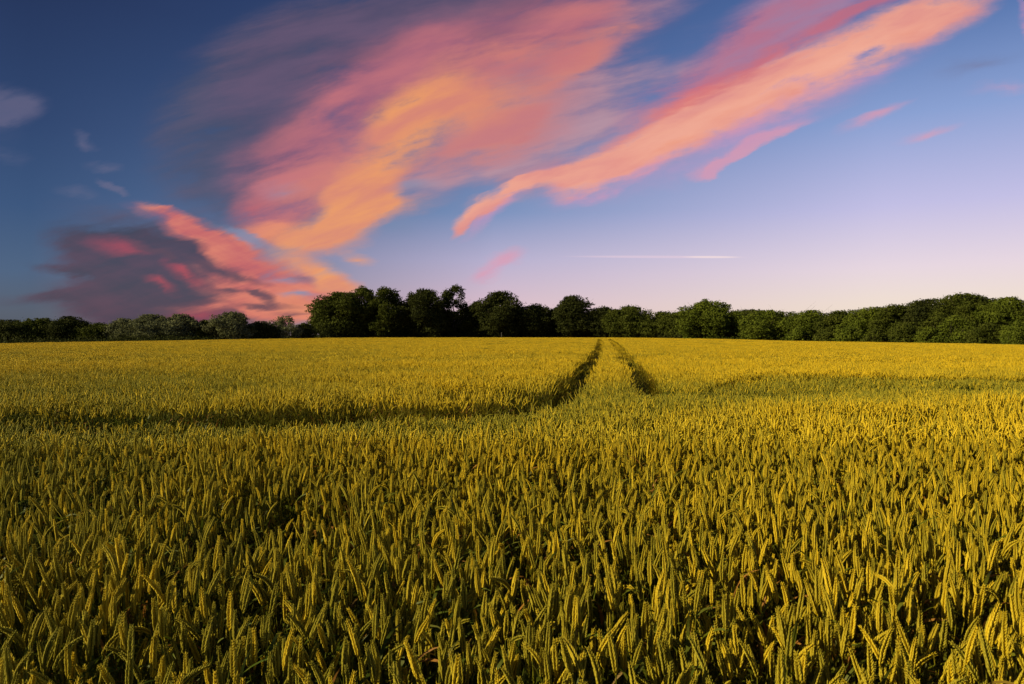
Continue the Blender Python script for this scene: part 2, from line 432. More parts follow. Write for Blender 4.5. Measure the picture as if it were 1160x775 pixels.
def ear_hi(bend, length, rs):
    mb = MB(); n = 12
    pts, dirs = axis_pts(bend, length, rs, n)
    tube(mb, pts, [0.0028 * (1 - .5 * i / n) for i in range(n + 1)], 5, 0)
    def at(s):
        f = s * n; i = min(int(f), n - 1); return pts[i].lerp(pts[i + 1], f - i), dirs[i]
    rows = 13
    for r in range(rows):
        s = 0.02 + 0.90 * r / (rows - 1)
        fat = (0.62 + 0.38 * sin(pi * min(1, s * 1.15 + .12))) * (1 - .35 * max(0, s - .7) / .3)
        for side in (0, 1, 2, 3):
            ss = s + (0.035 if side % 2 else 0.0)
            P, a = at(min(ss, .97))
            T = Vector((sin(a), 0, cos(a))); Nn = Vector((cos(a), 0, -sin(a))); B = Vector((0, 1, 0))
            th = side * pi / 2 + pi / 4 + rs.uniform(-.15, .15)
            wide = 1.18 if side in (0, 2) else 1.0
            O = (Nn * cos(th) + B * sin(th) * 1.15)
            D = (T * cos(.42) + O * sin(.42)).normalized()
            S = D.cross(O).normalized(); U = S.cross(D)
            L = length * 0.155 * fat * rs.uniform(.9, 1.1); R = 0.0028 * fat * wide * length / .1
            base = P + O * 0.0019
            vs = []; tp = []
            for k, (q_, w) in enumerate(((0.0, .35), (.3, 1.0), (.68, .82))):
                for j in range(5):
                    t = 2 * pi * j / 5
                    vs.append(base + D * (L * q_) + (S * cos(t) + U * sin(t) * .8) * R * w); tp.append(q_ * .8)
            tipl = L * (1.05 + (.25 if s > .75 else .12) * rs.uniform(.5, 1.5))
            vs.append(base + D * tipl - O * L * .05); tp.append(1.0)
            fs = [(k * 5 + j, k * 5 + (j + 1) % 5, (k + 1) * 5 + (j + 1) % 5, (k + 1) * 5 + j) for k in range(2) for j in range(5)]
            fs += [(10 + j, 10 + (j + 1) % 5, 15) for j in range(5)]
            mb.add(vs, fs, 0, tp)
    return mb


def ear_mid(bend, length, rs, sides=5, rings=14, width=.0060):
    mb = MB(); pts, dirs = axis_pts(bend, length, rs, rings)
    vs = []; tp = []
    for i, (P, a) in enumerate(zip(pts, dirs)):
        s = i / rings
        w = width * (0.62 + 0.38 * sin(pi * min(1, s * 1.1 + .15))) * (1.15 if i % 2 else .74)
        if i == 0: w = .002
        if i == rings: w = .0012
        for j in range(sides):
            t = 2 * pi * j / sides + (.5 if i % 2 else 0)
            vs.append(P + Vector((cos(a), 0, -sin(a))) * cos(t) * w * 1.0 + Vector((0, 1, 0)) * sin(t) * w * 1.15)
            tp.append(.8 if i % 2 else .1)
    fs = [(i * sides + j, i * sides + (j + 1) % sides, (i + 1) * sides + (j + 1) % sides, (i + 1) * sides + j) for i in range(rings) for j in range(sides)]
    mb.add(vs, fs, 0, tp); return mb


def stem_mb(rs, n=4, segs=5, mat=1, lean=.012, top=STEM_H + .004, r0=.0021):
    mb = MB()
    pts = [Vector((lean * sin(pi * i / segs), 0, top * i / segs)) for i in range(segs + 1)]
    tube(mb, pts, [r0 * (1 - .35 * i / segs) for i in range(segs + 1)], n, mat, cap=False); return mb


def leaf_mb(z0, rot, length, rise, rs, segs=7, wid=.0058, mat=2, twist=.5):
    """blade leaving the stem at z0, rising then arching over"""
    mb = MB(); vs = []; el = rise; P = Vector((0, 0, z0)); c, s_ = cos(rot), sin(rot)
    droop = rs.uniform(.25, .55)
    for i in range(segs + 1):
        t = i / segs; w = wid * (min(1, t * 6 + .35)) * (1 - t ** 2.2) + .0004
        tw = twist * t * 2
        side = Vector((-s_ * cos(tw), c * cos(tw), sin(tw)))
        vs += [P + side * w, P - side * w]
        d = Vector((c * cos(el), s_ * cos(el), sin(el)))
        P = P + d * (length / segs); el -= droop * (.5 + t) * 7 / segs * .6
    fs = [(2 * i, 2 * i + 1, 2 * i + 3, 2 * i + 2) for i in range(segs)]
    mb.add(vs, fs, mat); return mb


MATS = [M_EAR, M_STEM, M_LEAF]
rs = random.Random(7)
# kinds of ear: (name, bend, length)
KINDS = [('upright', .05, .098), ('upright', .14, .104), ('upright', .22, .092), ('upright', .10, .108), ('leaning', .42, .100), ('leaning', .55, .106),
         ('upright', .02, .086), ('leaning', .70, .098), ('nodding', 1.25, .104), ('nodding', 1.75, .096)]
hi_parts = []
for k, (nm, b, L) in enumerate(KINDS):
    ear = ear_hi(b, L, rs); st = stem_mb(rs, 5, 6)
    lf = [leaf_mb(rs.uniform(.56, .70), rs.uniform(0, 6.28), rs.uniform(.14, .22), rs.uniform(1.05, 1.4), rs),
          leaf_mb(rs.uniform(.30, .42), rs.uniform(0, 6.28), rs.uniform(.18, .26), rs.uniform(.8, 1.2), rs)]
    hi_parts.append((nm, ear, st, lf))


def tuft(n, radius, maker, seed, leaves, dens_h=.05):
    r = random.Random(seed); mb = MB()
    for i in range(n):
        a = r.uniform(0, 6.28); d = radius * sqrt(r.random()); off = (d * cos(a), d * sin(a))
        one = MB(); maker(one, r, leaves)
        mb.merge(one, off, r.uniform(0, 6.28), 1 + r.uniform(-dens_h, dens_h), (r.gauss(0, .15), r.gauss(0, .15)))
    return mb


def mid_plant(one, r, leaves):
    k = r.choice(KINDS + KINDS[:5])
    one.merge(ear_mid(k[1], k[2] * 1.04, r))
    one.merge(stem_mb(r, 3, 3))
    for _ in range(leaves): one.merge(leaf_mb(r.uniform(.38, .62), r.uniform(0, 6.28), r.uniform(.14, .22), r.uniform(.9, 1.4), r, 4, .0065))


def low_plant(one, r, leaves):
    k = r.choice(KINDS + KINDS[:5])
    one.merge(ear_mid(k[1], k[2] * 1.06, r, 3, 4, .0095))
    tp = STEM_H + .004; mb = MB(); w = .0035
    a = r.uniform(0, 3.14); c, s_ = cos(a) * w, sin(a) * w
    mb.add([(-c, -s_, .25), (c, s_, .25), (c, s_, tp), (-c, -s_, tp)], [(0, 1, 2, 3)], 1); one.merge(mb)
    if r.random() < .6: one.merge(leaf_mb(r.uniform(.4, .6), r.uniform(0, 6.28), .18, 1.1, r, 2, .008))


def source(name, mb):
    o = bpy.data.objects.new(name, mb.mesh(name, MATS)); return o     # not linked: only feeds the geometry nodes


hi_src = []
for i, (nm, ear, st, lf) in enumerate(hi_parts):
    mb = MB(); mb.merge(ear); mb.merge(st)
    for l in lf: mb.merge(l)
    hi_src.append(source("wheat_plant_form", mb))
mid_src = [source("wheat_tuft_form", tuft(6, .085, mid_plant, 20 + i, 1)) for i in range(10)]
low_src = [source("wheat_clump_form", tuft(24, .20, low_plant, 50 + i, 1, .05)) for i in range(8)]
far_src = [source("wheat_patch_form", tuft(110, .52, low_plant, 80 + i, 0, .055)) for i in range(6)]

# ------------------------------------------------------------------ where the crop stands
def to_xy(px, py, h=.80): Y = h * F / (py - HY); return ((px - CX) / F * Y, Y)


TRACK_L = np.array([(19.1, 150), (16.8, 131), (10.4, 80), (4.9, 39), (2.35, 21), (1.48, 14.8), (.92, 11.5), (.50, 9.5), (.0, 8.65), (-.9, 8.05), (-2.1, 7.75), (-3.6, 7.55), (-5.4, 7.25), (-9, 6.7)])
TRACK_R = np.array([(21.3, 150), (18.8, 131), (12.0, 80), (6.25, 39), (4.1, 23.8), (3.25, 17.8), (2.72, 14.2), (2.35, 12.0), (2.45, 10.7), (3.2, 10.6), (4.8, 11.2), (6.7, 11.9), (9.8, 12.7), (16, 14)])


def dist_poly(X, Y, P):
    best = np.full(X.shape, 1e9); sgn = np.zeros(X.shape); tt = np.zeros(X.shape)
    for i in range(len(P) - 1):
        ax, ay = P[i]; bx, by = P[i + 1]; ex, ey = bx - ax, by - ay; L2 = ex * ex + ey * ey
        t = np.clip(((X - ax) * ex + (Y - ay) * ey) / L2, 0, 1)
        dx_, dy_ = X - (ax + t * ex), Y - (ay + t * ey); d = np.hypot(dx_, dy_)
        m_ = d < best; best = np.where(m_, d, best); tt = np.where(m_, i + t, tt)
        sgn = np.where(m_, np.sign(ex * dy_ - ey * dx_), sgn)
    return best, sgn, tt


def crop_state(X, Y):
    """height factor (0 = no plant), ripeness with painted shade"""
    n_big = vnoise(X, Y, 6.0, 3); n_mid = vnoise(X, Y, 1.6, 5); n_sm = vnoise(X, Y, .55, 8)
    r = np.hypot(X, Y)
    h = 1.0 + .025 * n_big + .042 * n_mid + .038 * n_sm
    ripe_shade = .30 + .26 * n_big + .20 * n_mid + .20 * n_sm
    ripe_shade = ripe_shade + .18 * np.clip((r - 3) / 5, 0, 1) + .50 * np.clip((r - 9) / 14, 0, 1) + .10 * np.clip(X / 3, -1, 1) * np.clip(1.3 - r / 10, 0, 1)
    ripe_shade -= .42 * np.clip((-X - .15 * Y + .8) / 5, 0, 1) * np.clip(1.5 - r / 60, 0, 1)      # left corner's shade put into the colour as greener ears
    gone = np.zeros(X.shape, bool)
    for P, bend in ((TRACK_L, 7.0), (TRACK_R, 7.0)):
        d, s, t = dist_poly(X, Y, P)
        d = d + .05 * n_sm
        curve = np.clip((t - bend + .5) / 2.5, 0, 1)     # past the bend the wheeling is broader and overgrown
        w = .32 + .34 * np.clip((Y - 12) / 50, 0, 1)
        fade = np.clip((X + 6.2) / 3.0, .10, 1) * (1 + .5 * vnoise(X, Y, .9, 31)) if P is TRACK_L else 1 + .5 * vnoise(X, Y, 1.1, 33)
        fade = 1 + (fade - 1) * curve
        d = d + .16 * curve * vnoise(X, Y, .8, 37)
        inside = d < w * (1 - .3 * curve)
        thin = np.random.RandomState(4).random(X.shape)
        gone |= inside & (thin > np.where(Y < 45, .10 + .90 * curve, .16))
        h = np.where(inside, h * (.62 + .13 * curve + (.20 * (1 - np.clip(fade, 0, 1)))), h)
        # plants bordering the bare wheeling lean in and stay short on the near side of the bend; their green also carries painted shade
        near = (Y < np.interp(X, P[::-1, 0] if P[0, 0] > P[-1, 0] else P[:, 0], P[::-1, 1] if P[0, 0] > P[-1, 0] else P[:, 1])) if bend < 99 else s < 0
        band = np.clip(1 - (d - w) / (2.3 if P is TRACK_L else 2.8), 0, 1) * curve * near * np.clip(fade, 0, 1)
        h = h * (1 - (.24 if P is TRACK_L else .20) * band ** .8)
        ripe_shade = ripe_shade - 1.3 * band ** .7 - 1.0 * inside * (Y < 30)
        edge = np.clip(1 - d / .75, 0, 1)
        ripe_shade = ripe_shade - .25 * edge * (Y < 40)
        h = h * (1 - .05 * edge)
    # a few gaps and low places near the camera
    hole = vnoise(X, Y, .42, 21) * .6 + vnoise(X, Y, 1.1, 22) * .6
    low = (hole > .44) & (r < 12)
    gone |= low & (np.random.RandomState(9).random(X.shape) < .75)
    h = np.where(hole > .34, h * .93, h)
    return h, np.clip(ripe_shade, -1, 1), gone


def grid_points(spacing, y0, y1, rnd, margin, half=0.80, jitter=.5):
    ys = np.arange(y0, y1, spacing); out_ = []
    xm = y1 * half + margin
    xs = np.arange(-xm, xm, spacing)
    X, Y = np.meshgrid(xs, ys); X = X.ravel(); Y = Y.ravel()
    X = X + rnd.uniform(-jitter, jitter, X.shape) * spacing; Y = Y + rnd.uniform(-jitter, jitter, Y.shape) * spacing
    k = np.abs(X) < Y * half + margin
    return X[k], Y[k]


def in_field(X, Y): return np.hypot(X, Y) < edge_r(np.arctan2(X, Y))


def scatter(name, label, sources, X, Y, h, ripe_shade, rnd, tilt, cat="wheat crop", sxy=1.0, weights=None):
    n = len(X); Z = ground_z(X, Y) - .01
    me = bpy.data.meshes.new(name); me.vertices.add(n)
    me.vertices.foreach_set('co', np.stack([X, Y, Z], 1).astype(np.float32).ravel())
    rot = np.stack([rnd.normal(0, tilt, n), rnd.normal(0, tilt, n), rnd.uniform(0, 2 * pi, n)], 1)
    sc = np.stack([np.full(n, sxy), np.full(n, sxy), h], 1)
    idx = rnd.choice(len(sources), n, p=weights)
    for nm, ty, dat in (('rot', 'FLOAT_VECTOR', rot), ('scl', 'FLOAT_VECTOR', sc)):
        a = me.attributes.new(nm, ty, 'POINT'); a.data.foreach_set('vector', dat.astype(np.float32).ravel())
    tone = rnd.uniform(0, 1, n)
    for nm, dat in (('ripe_shade', ripe_shade), ('tone', tone)):
        a = me.attributes.new(nm, 'FLOAT', 'POINT'); a.data.foreach_set('value', dat.astype(np.float32))
    a = me.attributes.new('idx', 'INT', 'POINT'); a.data.foreach_set('value', idx.astype(np.int32))
    for m_ in MATS: me.materials.append(m_)
    o = bpy.data.objects.new(name, me); COL.objects.link(o)
    ng = bpy.data.node_groups.new(name, 'GeometryNodeTree')
    ng.interface.new_socket('Geometry', in_out='INPUT', socket_type='NodeSocketGeometry')
    ng.interface.new_socket('Geometry', in_out='OUTPUT', socket_type='NodeSocketGeometry')
    N = ng.nodes; L = ng.links
    gi = N.new('NodeGroupInput'); go = N.new('NodeGroupOutput')
    iop = N.new('GeometryNodeInstanceOnPoints'); L.new(gi.outputs[0], iop.inputs['Points'])
    jn = N.new('GeometryNodeJoinGeometry')
    for s in reversed(sources):      # join lists the last link first
        oi = N.new('GeometryNodeObjectInfo'); oi.inputs['Object'].default_value = s
        gti = N.new('GeometryNodeGeometryToInstance'); L.new(oi.outputs['Geometry'], gti.inputs[0]); L.new(gti.outputs[0], jn.inputs[0])
    L.new(jn.outputs[0], iop.inputs['Instance']); iop.inputs['Pick Instance'].default_value = True
    def na(nm, ty):
        x = N.new('GeometryNodeInputNamedAttribute'); x.data_type = ty; x.inputs['Name'].default_value = nm; return x.outputs[0]
    L.new(na('idx', 'INT'), iop.inputs['Instance Index'])
    er = N.new('FunctionNodeEulerToRotation'); L.new(na('rot', 'FLOAT_VECTOR'), er.inputs[0]); L.new(er.outputs[0], iop.inputs['Rotation'])
    L.new(na('scl', 'FLOAT_VECTOR'), iop.inputs['Scale'])
    L.new(iop.outputs[0], go.inputs[0])
    md = o.modifiers.new('scatter', 'NODES'); md.node_group = ng
    o['label'] = label; o['category'] = cat; o['kind'] = 'stuff'
    return o


np_rnd = np.random.RandomState(11)
SP = 0.047       # plant spacing near the camera (400 ears to the square metre)
NEAR_END, MID_END, LOW_END = 5.2, 20.0, 60.0
W_HI = np.array([.13, .14, .14, .12, .11, .10, .11, .08, .05, .02]); W_HI = W_HI / W_HI.sum()

X, Y = grid_points(SP, 1.15, NEAR_END, np_rnd, .9)
h, ripe_shade, gone = crop_state(X, Y)
k = ~gone; X, Y, h, ripe_shade = X[k], Y[k], h[k], ripe_shade[k]
h = h * (1 + np_rnd.normal(0, .045, len(X)))
# the 300 that show largest: nearest ears whose heads are in view
top = .85 * h
pyy = HY + F * (EYE - top) / Y; pxx = CX + F * X / Y
vis = (pyy < 772) & (pxx > 4) & (pxx < 1156)
order = np.argsort(np.where(vis, Y, 1e9))[:300]
solo = np.zeros(len(X), bool); solo[order] = True
sx, sy, sh, sr = X[solo], Y[solo], h[solo], ripe_shade[solo]
X, Y, h, ripe_shade = X[~solo], Y[~solo], h[~solo], ripe_shade[~solo]
#EAR_INDIVIDUALS
mesh_sets = []
for i, (nm, ear, st, lf) in enumerate(hi_parts):
    def single(mb, mat, name):
        c = MB(); c.v = mb.v; c.f = mb.f; c.t = mb.t; c.mi = [0] * len(mb.f); return c.mesh(name, [mat])
    mesh_sets.append((nm, single(ear, M_EAR, "ear"), single(st, M_STEM, "stem"), [single(l, M_LEAF, "leaf") for l in lf]))
idxs = np_rnd.choice(len(KINDS), len(sx), p=W_HI)
sz = ground_z(sx, sy)

def plant_label(nm, rz, tone, ripe_shade, px):
    col = 'golden' if tone > .66 else ('green' if tone < .3 else 'yellowish')
    c, s_ = cos(rz), sin(rz)
    way = 'to the right' if c > .6 else ('to the left' if c < -.6 else ('forwards' if s_ < 0 else 'backwards'))
    shape = {'upright': 'with straight ear', 'leaning': 'with curved ear leaning ' + way, 'nodding': 'with ear bent over ' + way}[nm]
    zone = ['at the bottom left corner', 'left of the bottom middle', 'just left of the bottom middle', 'just right of the bottom middle',
            'right of the bottom middle', 'at the bottom right corner'][min(5, max(0, int(px / 1160 * 6)))]
    return col + " wheat plant " + shape + ", " + zone


def part(me, name, parent, props):
    o = bpy.data.objects.new(name, me); COL.objects.link(o); o.parent = parent
    for k_, v in props.items(): o[k_] = v
    return o


for i in range(len(sx)):
    nm, eme, sme, lmes = mesh_sets[idxs[i]]
    root = bpy.data.objects.new("wheat_plant", None); COL.objects.link(root)
    root.location = (sx[i], sy[i], sz[i] - .01)
    rz = np_rnd.uniform(0, 6.28)
    root.rotation_euler = (np_rnd.normal(0, .14), np_rnd.normal(0, .14), rz)
    root.scale = (1.05, 1.05, sh[i]); root.empty_display_size = .05
    pr = {'ripe_shade': float(sr[i]), 'tone': float(np_rnd.uniform())}
    root['label'] = plant_label(nm, rz, pr['tone'], pr['ripe_shade'], CX + F * sx[i] / sy[i]); root['category'] = 'wheat'; root['group'] = 'wheat plants in the nearest row of the field'
    part(eme, 'ear', root, pr); part(sme, 'stem', root, pr)
    for l in lmes: part(l, 'leaf', root, pr)

scatter("wheat_crop_near", "dense ripening wheat ears just behind the nearest row", hi_src, X, Y, h, ripe_shade, np_rnd, .15, sxy=1.05, weights=W_HI)

X, Y = grid_points(.125, NEAR_END, MID_END, np_rnd, 1.5)
h, ripe_shade, gone = crop_state(X, Y); k = ~gone
n = k.sum(); scatter("wheat_crop_middle", "green and gold wheat around the bends of the tramlines", mid_src, X[k], Y[k], h[k] * (1 + np_rnd.normal(0, .03, n)), ripe_shade[k], np_rnd, .05, sxy=1.05)

X, Y = grid_points(.27, MID_END, LOW_END, np_rnd, 3)
h, ripe_shade, gone = crop_state(X, Y); k = ~gone & in_field(X, Y)
n = k.sum(); scatter("wheat_crop_beyond", "golden wheat either side of the two straight tramlines", low_src, X[k], Y[k], h[k] * (1 + np_rnd.normal(0, .02, n)), ripe_shade[k], np_rnd, .03)

X, Y = grid_points(.27, LOW_END, 150, np_rnd, 3)
d1 = dist_poly(X, Y, TRACK_L)[0]; d2 = dist_poly(X, Y, TRACK_R)[0]; dd = np.minimum(d1, d2)
k0 = (dd < 1.6); X, Y = X[k0], Y[k0]
h, ripe_shade, gone = crop_state(X, Y); k = ~gone
XA, YA, hA, rA = X[k], Y[k], h[k], ripe_shade[k]
n = len(XA); scatter("wheat_crop_trackside", "golden wheat bordering the tramlines near the crest", low_src, XA, YA, hA, rA, np_rnd, .03)
X, Y = grid_points(.68, LOW_END, 240, np_rnd, 5)
dd = np.minimum(dist_poly(X, Y, TRACK_L)[0], dist_poly(X, Y, TRACK_R)[0])
k = in_field(X, Y) & (dd > 1.35); X, Y = X[k], Y[k]
h, ripe_shade, gone = crop_state(X, Y)
scatter("wheat_crop_distance", "golden wheat running up to the foot of the trees", far_src, X, Y, h * (1 + np_rnd.normal(0, .02, len(X))), ripe_shade, np_rnd, .02, sxy=1.0)

# ------------------------------------------------------------------ ground sheet
def ground():
    rings = list(np.concatenate([np.arange(0, 30, 1.5), np.arange(30, 270, 5), np.geomspace(280, 15000, 24)]))
    na = 144; vs = []; fs = []
    for r_ in rings:
        for j in range(na):
            a = 2 * pi * j / na; vs.append((r_ * sin(a), r_ * cos(a)))
    vs = np.array(vs); z = ground_z(vs[:, 0], vs[:, 1])
    V = [(x, y, zz) for (x, y), zz in zip(vs, z)]
    for i in range(len(rings) - 1):
        for j in range(na):
            a, b = i * na + j, i * na + (j + 1) % na
            if i == 0: fs.append((0, a + na, b + na)) if False else fs.append((a, b, b + na, a + na))
            else: fs.append((a, b, b + na, a + na))
    me = bpy.data.meshes.new("ground"); me.from_pydata(V, [], [f[::-1] for f in fs]); me.materials.append(M_SOIL)
    me.polygons.foreach_set('use_smooth', [True] * len(fs))
    o = bpy.data.objects.new("ground", me); COL.objects.link(o); o['kind'] = 'structure'; o['label'] = "brown soil of the wheat field seen in the tramlines"; o['category'] = "ground"


ground()

# ------------------------------------------------------------------ trees
TOTAL_LEAVES = 0


def leaves_mesh(name, C, N_, S, tone, mat):
    """one quad per leaf clump, centre C, normal N_, size S"""
    n = len(C); r = np.random.RandomState(n % 9973)
    a = r.normal(size=(n, 3)); T = np.cross(N_, a); T /= np.linalg.norm(T, axis=1)[:, None] + 1e-9
    B = np.cross(N_, T); S = S[:, None]
    as_ = r.uniform(.45, .8, n)[:, None]
    bow = N_ * S * r.uniform(-.25, .25, n)[:, None]
    V = np.stack([C - T * S, C - B * S * as_ + bow, C + T * S, C + B * S * as_ + bow], 1).reshape(-1, 3)
    me = bpy.data.meshes.new(name)
    me.vertices.add(4 * n); me.vertices.foreach_set('co', V.astype(np.float32).ravel())
    me.loops.add(4 * n); me.loops.foreach_set('vertex_index', np.arange(4 * n, dtype=np.int32))
    me.polygons.add(n); me.polygons.foreach_set('loop_start', np.arange(0, 4 * n, 4, dtype=np.int32)); me.polygons.foreach_set('loop_total', np.full(n, 4, np.int32))
    at = me.attributes.new('tone', 'FLOAT', 'POINT'); at.data.foreach_set('value', np.repeat(tone, 4).astype(np.float32))
    me.materials.append(mat); me.update(calc_edges=True); me.validate()
    return me


def crown_cloud(H, W, base, nl, lobe, size, r, depth=1.0, airy=0.0, top=.62):
    """leaf centres for a crown of height H, width W starting at base*H"""
    Cs = []; Ns = []; Tn = []
    H0 = base * H; Hc = H - H0
    lobes = []
    for i in range(nl):
        t = (i + r.uniform(0, 1)) / nl                       # height in the crown
        prof = (1 - abs((t - (1 - top)) / (top if t > 1 - top else (1 - top))) ** 2.4) ** .5 if True else 1
        prof = max(prof, .28)
        th = r.uniform(0, 2 * pi) if i % 3 else r.choice([0, pi]) + r.uniform(-.5, .5)
        R = lobe * W * r.uniform(.65, 1.25) * (1 - .35 * t)
        rad = max(0, W / 2 * prof - R * .75) * r.uniform(.35, 1.08)
        lobes.append((rad * cos(th), rad * sin(th) * depth, H0 + R * .6 + t * (Hc - R * 1.35), R))
    lobes.append((r.uniform(-.1, .1) * W, 0, H - lobe * W * .55, lobe * W * .62))
    area = sum(4 * pi * l[3] ** 2 for l in lobes)
    return lobes, area


def make_tree(px, top_y, w_px, Yd, kind, label, seed, base=.10, nl=42, lobe=.17, airy=0.0, dens=1.15, depth=1.0, leaf=None, name="broadleaf_tree", top=.62, stems=1):
    r = np.random.RandomState(seed); rr = random.Random(seed)
    X0 = (px - CX) / F * Yd; Z0 = float(ground_z(X0, Yd))
    H = (EYE + (HY - top_y) / F * Yd) - Z0; W = w_px / F * Yd
    S = leaf or max(.13, Yd * .00120)
    lobes, area = crown_cloud(H, W, base, nl, lobe, S, rr, depth, airy, top)
    C = []; N_ = []; T = []
    for (x, y, z, R) in lobes:
        n = int(4 * pi * R * R / (S * S) * 0.70 * dens * (1 - airy))
        v = r.normal(size=(n, 3)); v /= np.linalg.norm(v, axis=1)[:, None]
        f = r.uniform(.0, 1, n) ** .45
        # ragged surface: bumps per lobe
        bump = 1 + .30 * np.sin(v[:, 0] * 7 + x) * np.sin(v[:, 1] * 6 + y) + .24 * np.sin(v[:, 2] * 9 + z)
        rad = R * (.55 + .5 * f) * bump
        p = v * rad[:, None] * np.array([1, 1, .82]) + np.array([x, y, z])
        C.append(p); nn = v * .8 + r.normal(size=(n, 3)) * .75; nn /= np.linalg.norm(nn, axis=1)[:, None]; N_.append(nn)
        T.append(np.clip(r.uniform(0, 1) * .6 + r.uniform(0, .5, n), 0, 1))
    # sprays standing off the outline
    n = int(900 * dens)
    v = r.normal(size=(n, 3)); v /= np.linalg.norm(v, axis=1)[:, None]
    pick = r.randint(0, len(lobes), n); LB = np.array(lobes)[pick]
    C.append(LB[:, :3] + v * (LB[:, 3] * (1.0 + .42 * r.uniform(0, 1, n) ** 2))[:, None]); N_.append(v); T.append(r.uniform(0, 1, n))
    C = np.concatenate(C); N_ = np.concatenate(N_); T = np.concatenate(T)
    k = (C[:, 2] > .05) & (C[:, 2] < H * 1.03)
    C, N_, T = C[k], N_[k], T[k]
    me = leaves_mesh("crown", C, N_, S * r.uniform(.6, 1.25, len(C)), T, M_FOL[kind])
    root = bpy.data.objects.new(name, None); COL.objects.link(root); root.location = (X0, Yd, Z0)
    root.empty_display_size = 1.0
    root['label'] = label; root['category'] = 'shrub' if name == 'shrub' else 'tree'
    c = bpy.data.objects.new("crown", me); COL.objects.link(c); c.parent = root
    # trunk with limbs
    mb = MB(); r0 = max(.06, H * .024)
    for s_ in range(stems):
        ox = rr.uniform(-.15, .15) * W * (stems > 1)
        pts = [Vector((ox + rr.uniform(-.2, .2) * (i > 0) * H / 12, rr.uniform(-.2, .2) * (i > 0) * H / 12, -0.15 + H * .72 * i / 6)) for i in range(7)]
        tube(mb, pts, [r0 * (1.35 if i == 0 else 1) * (1 - .8 * i / 6) for i in range(7)], 8, 0)
        for j in range(8 if H > 6 else 4):
            i = rr.randint(1, 5); a = rr.uniform(0, 6.28); L_ = W * rr.uniform(.22, .40)
            p = pts[i]; q1 = p + Vector((cos(a) * L_ * .5, sin(a) * L_ * .5, L_ * .35)); q2 = q1 + Vector((cos(a + .3) * L_ * .5, sin(a + .3) * L_ * .5, L_ * .45))
            rb = r0 * (1 - .8 * i / 6) * .55
            tube(mb, [p, q1, q2], [rb, rb * .65, rb * .2], 5, 0)
    t = bpy.data.objects.new("trunk", mb.mesh("trunk", [M_BARK])); COL.objects.link(t); t.parent = root
    global TOTAL_LEAVES; TOTAL_LEAVES += len(C)
    return root


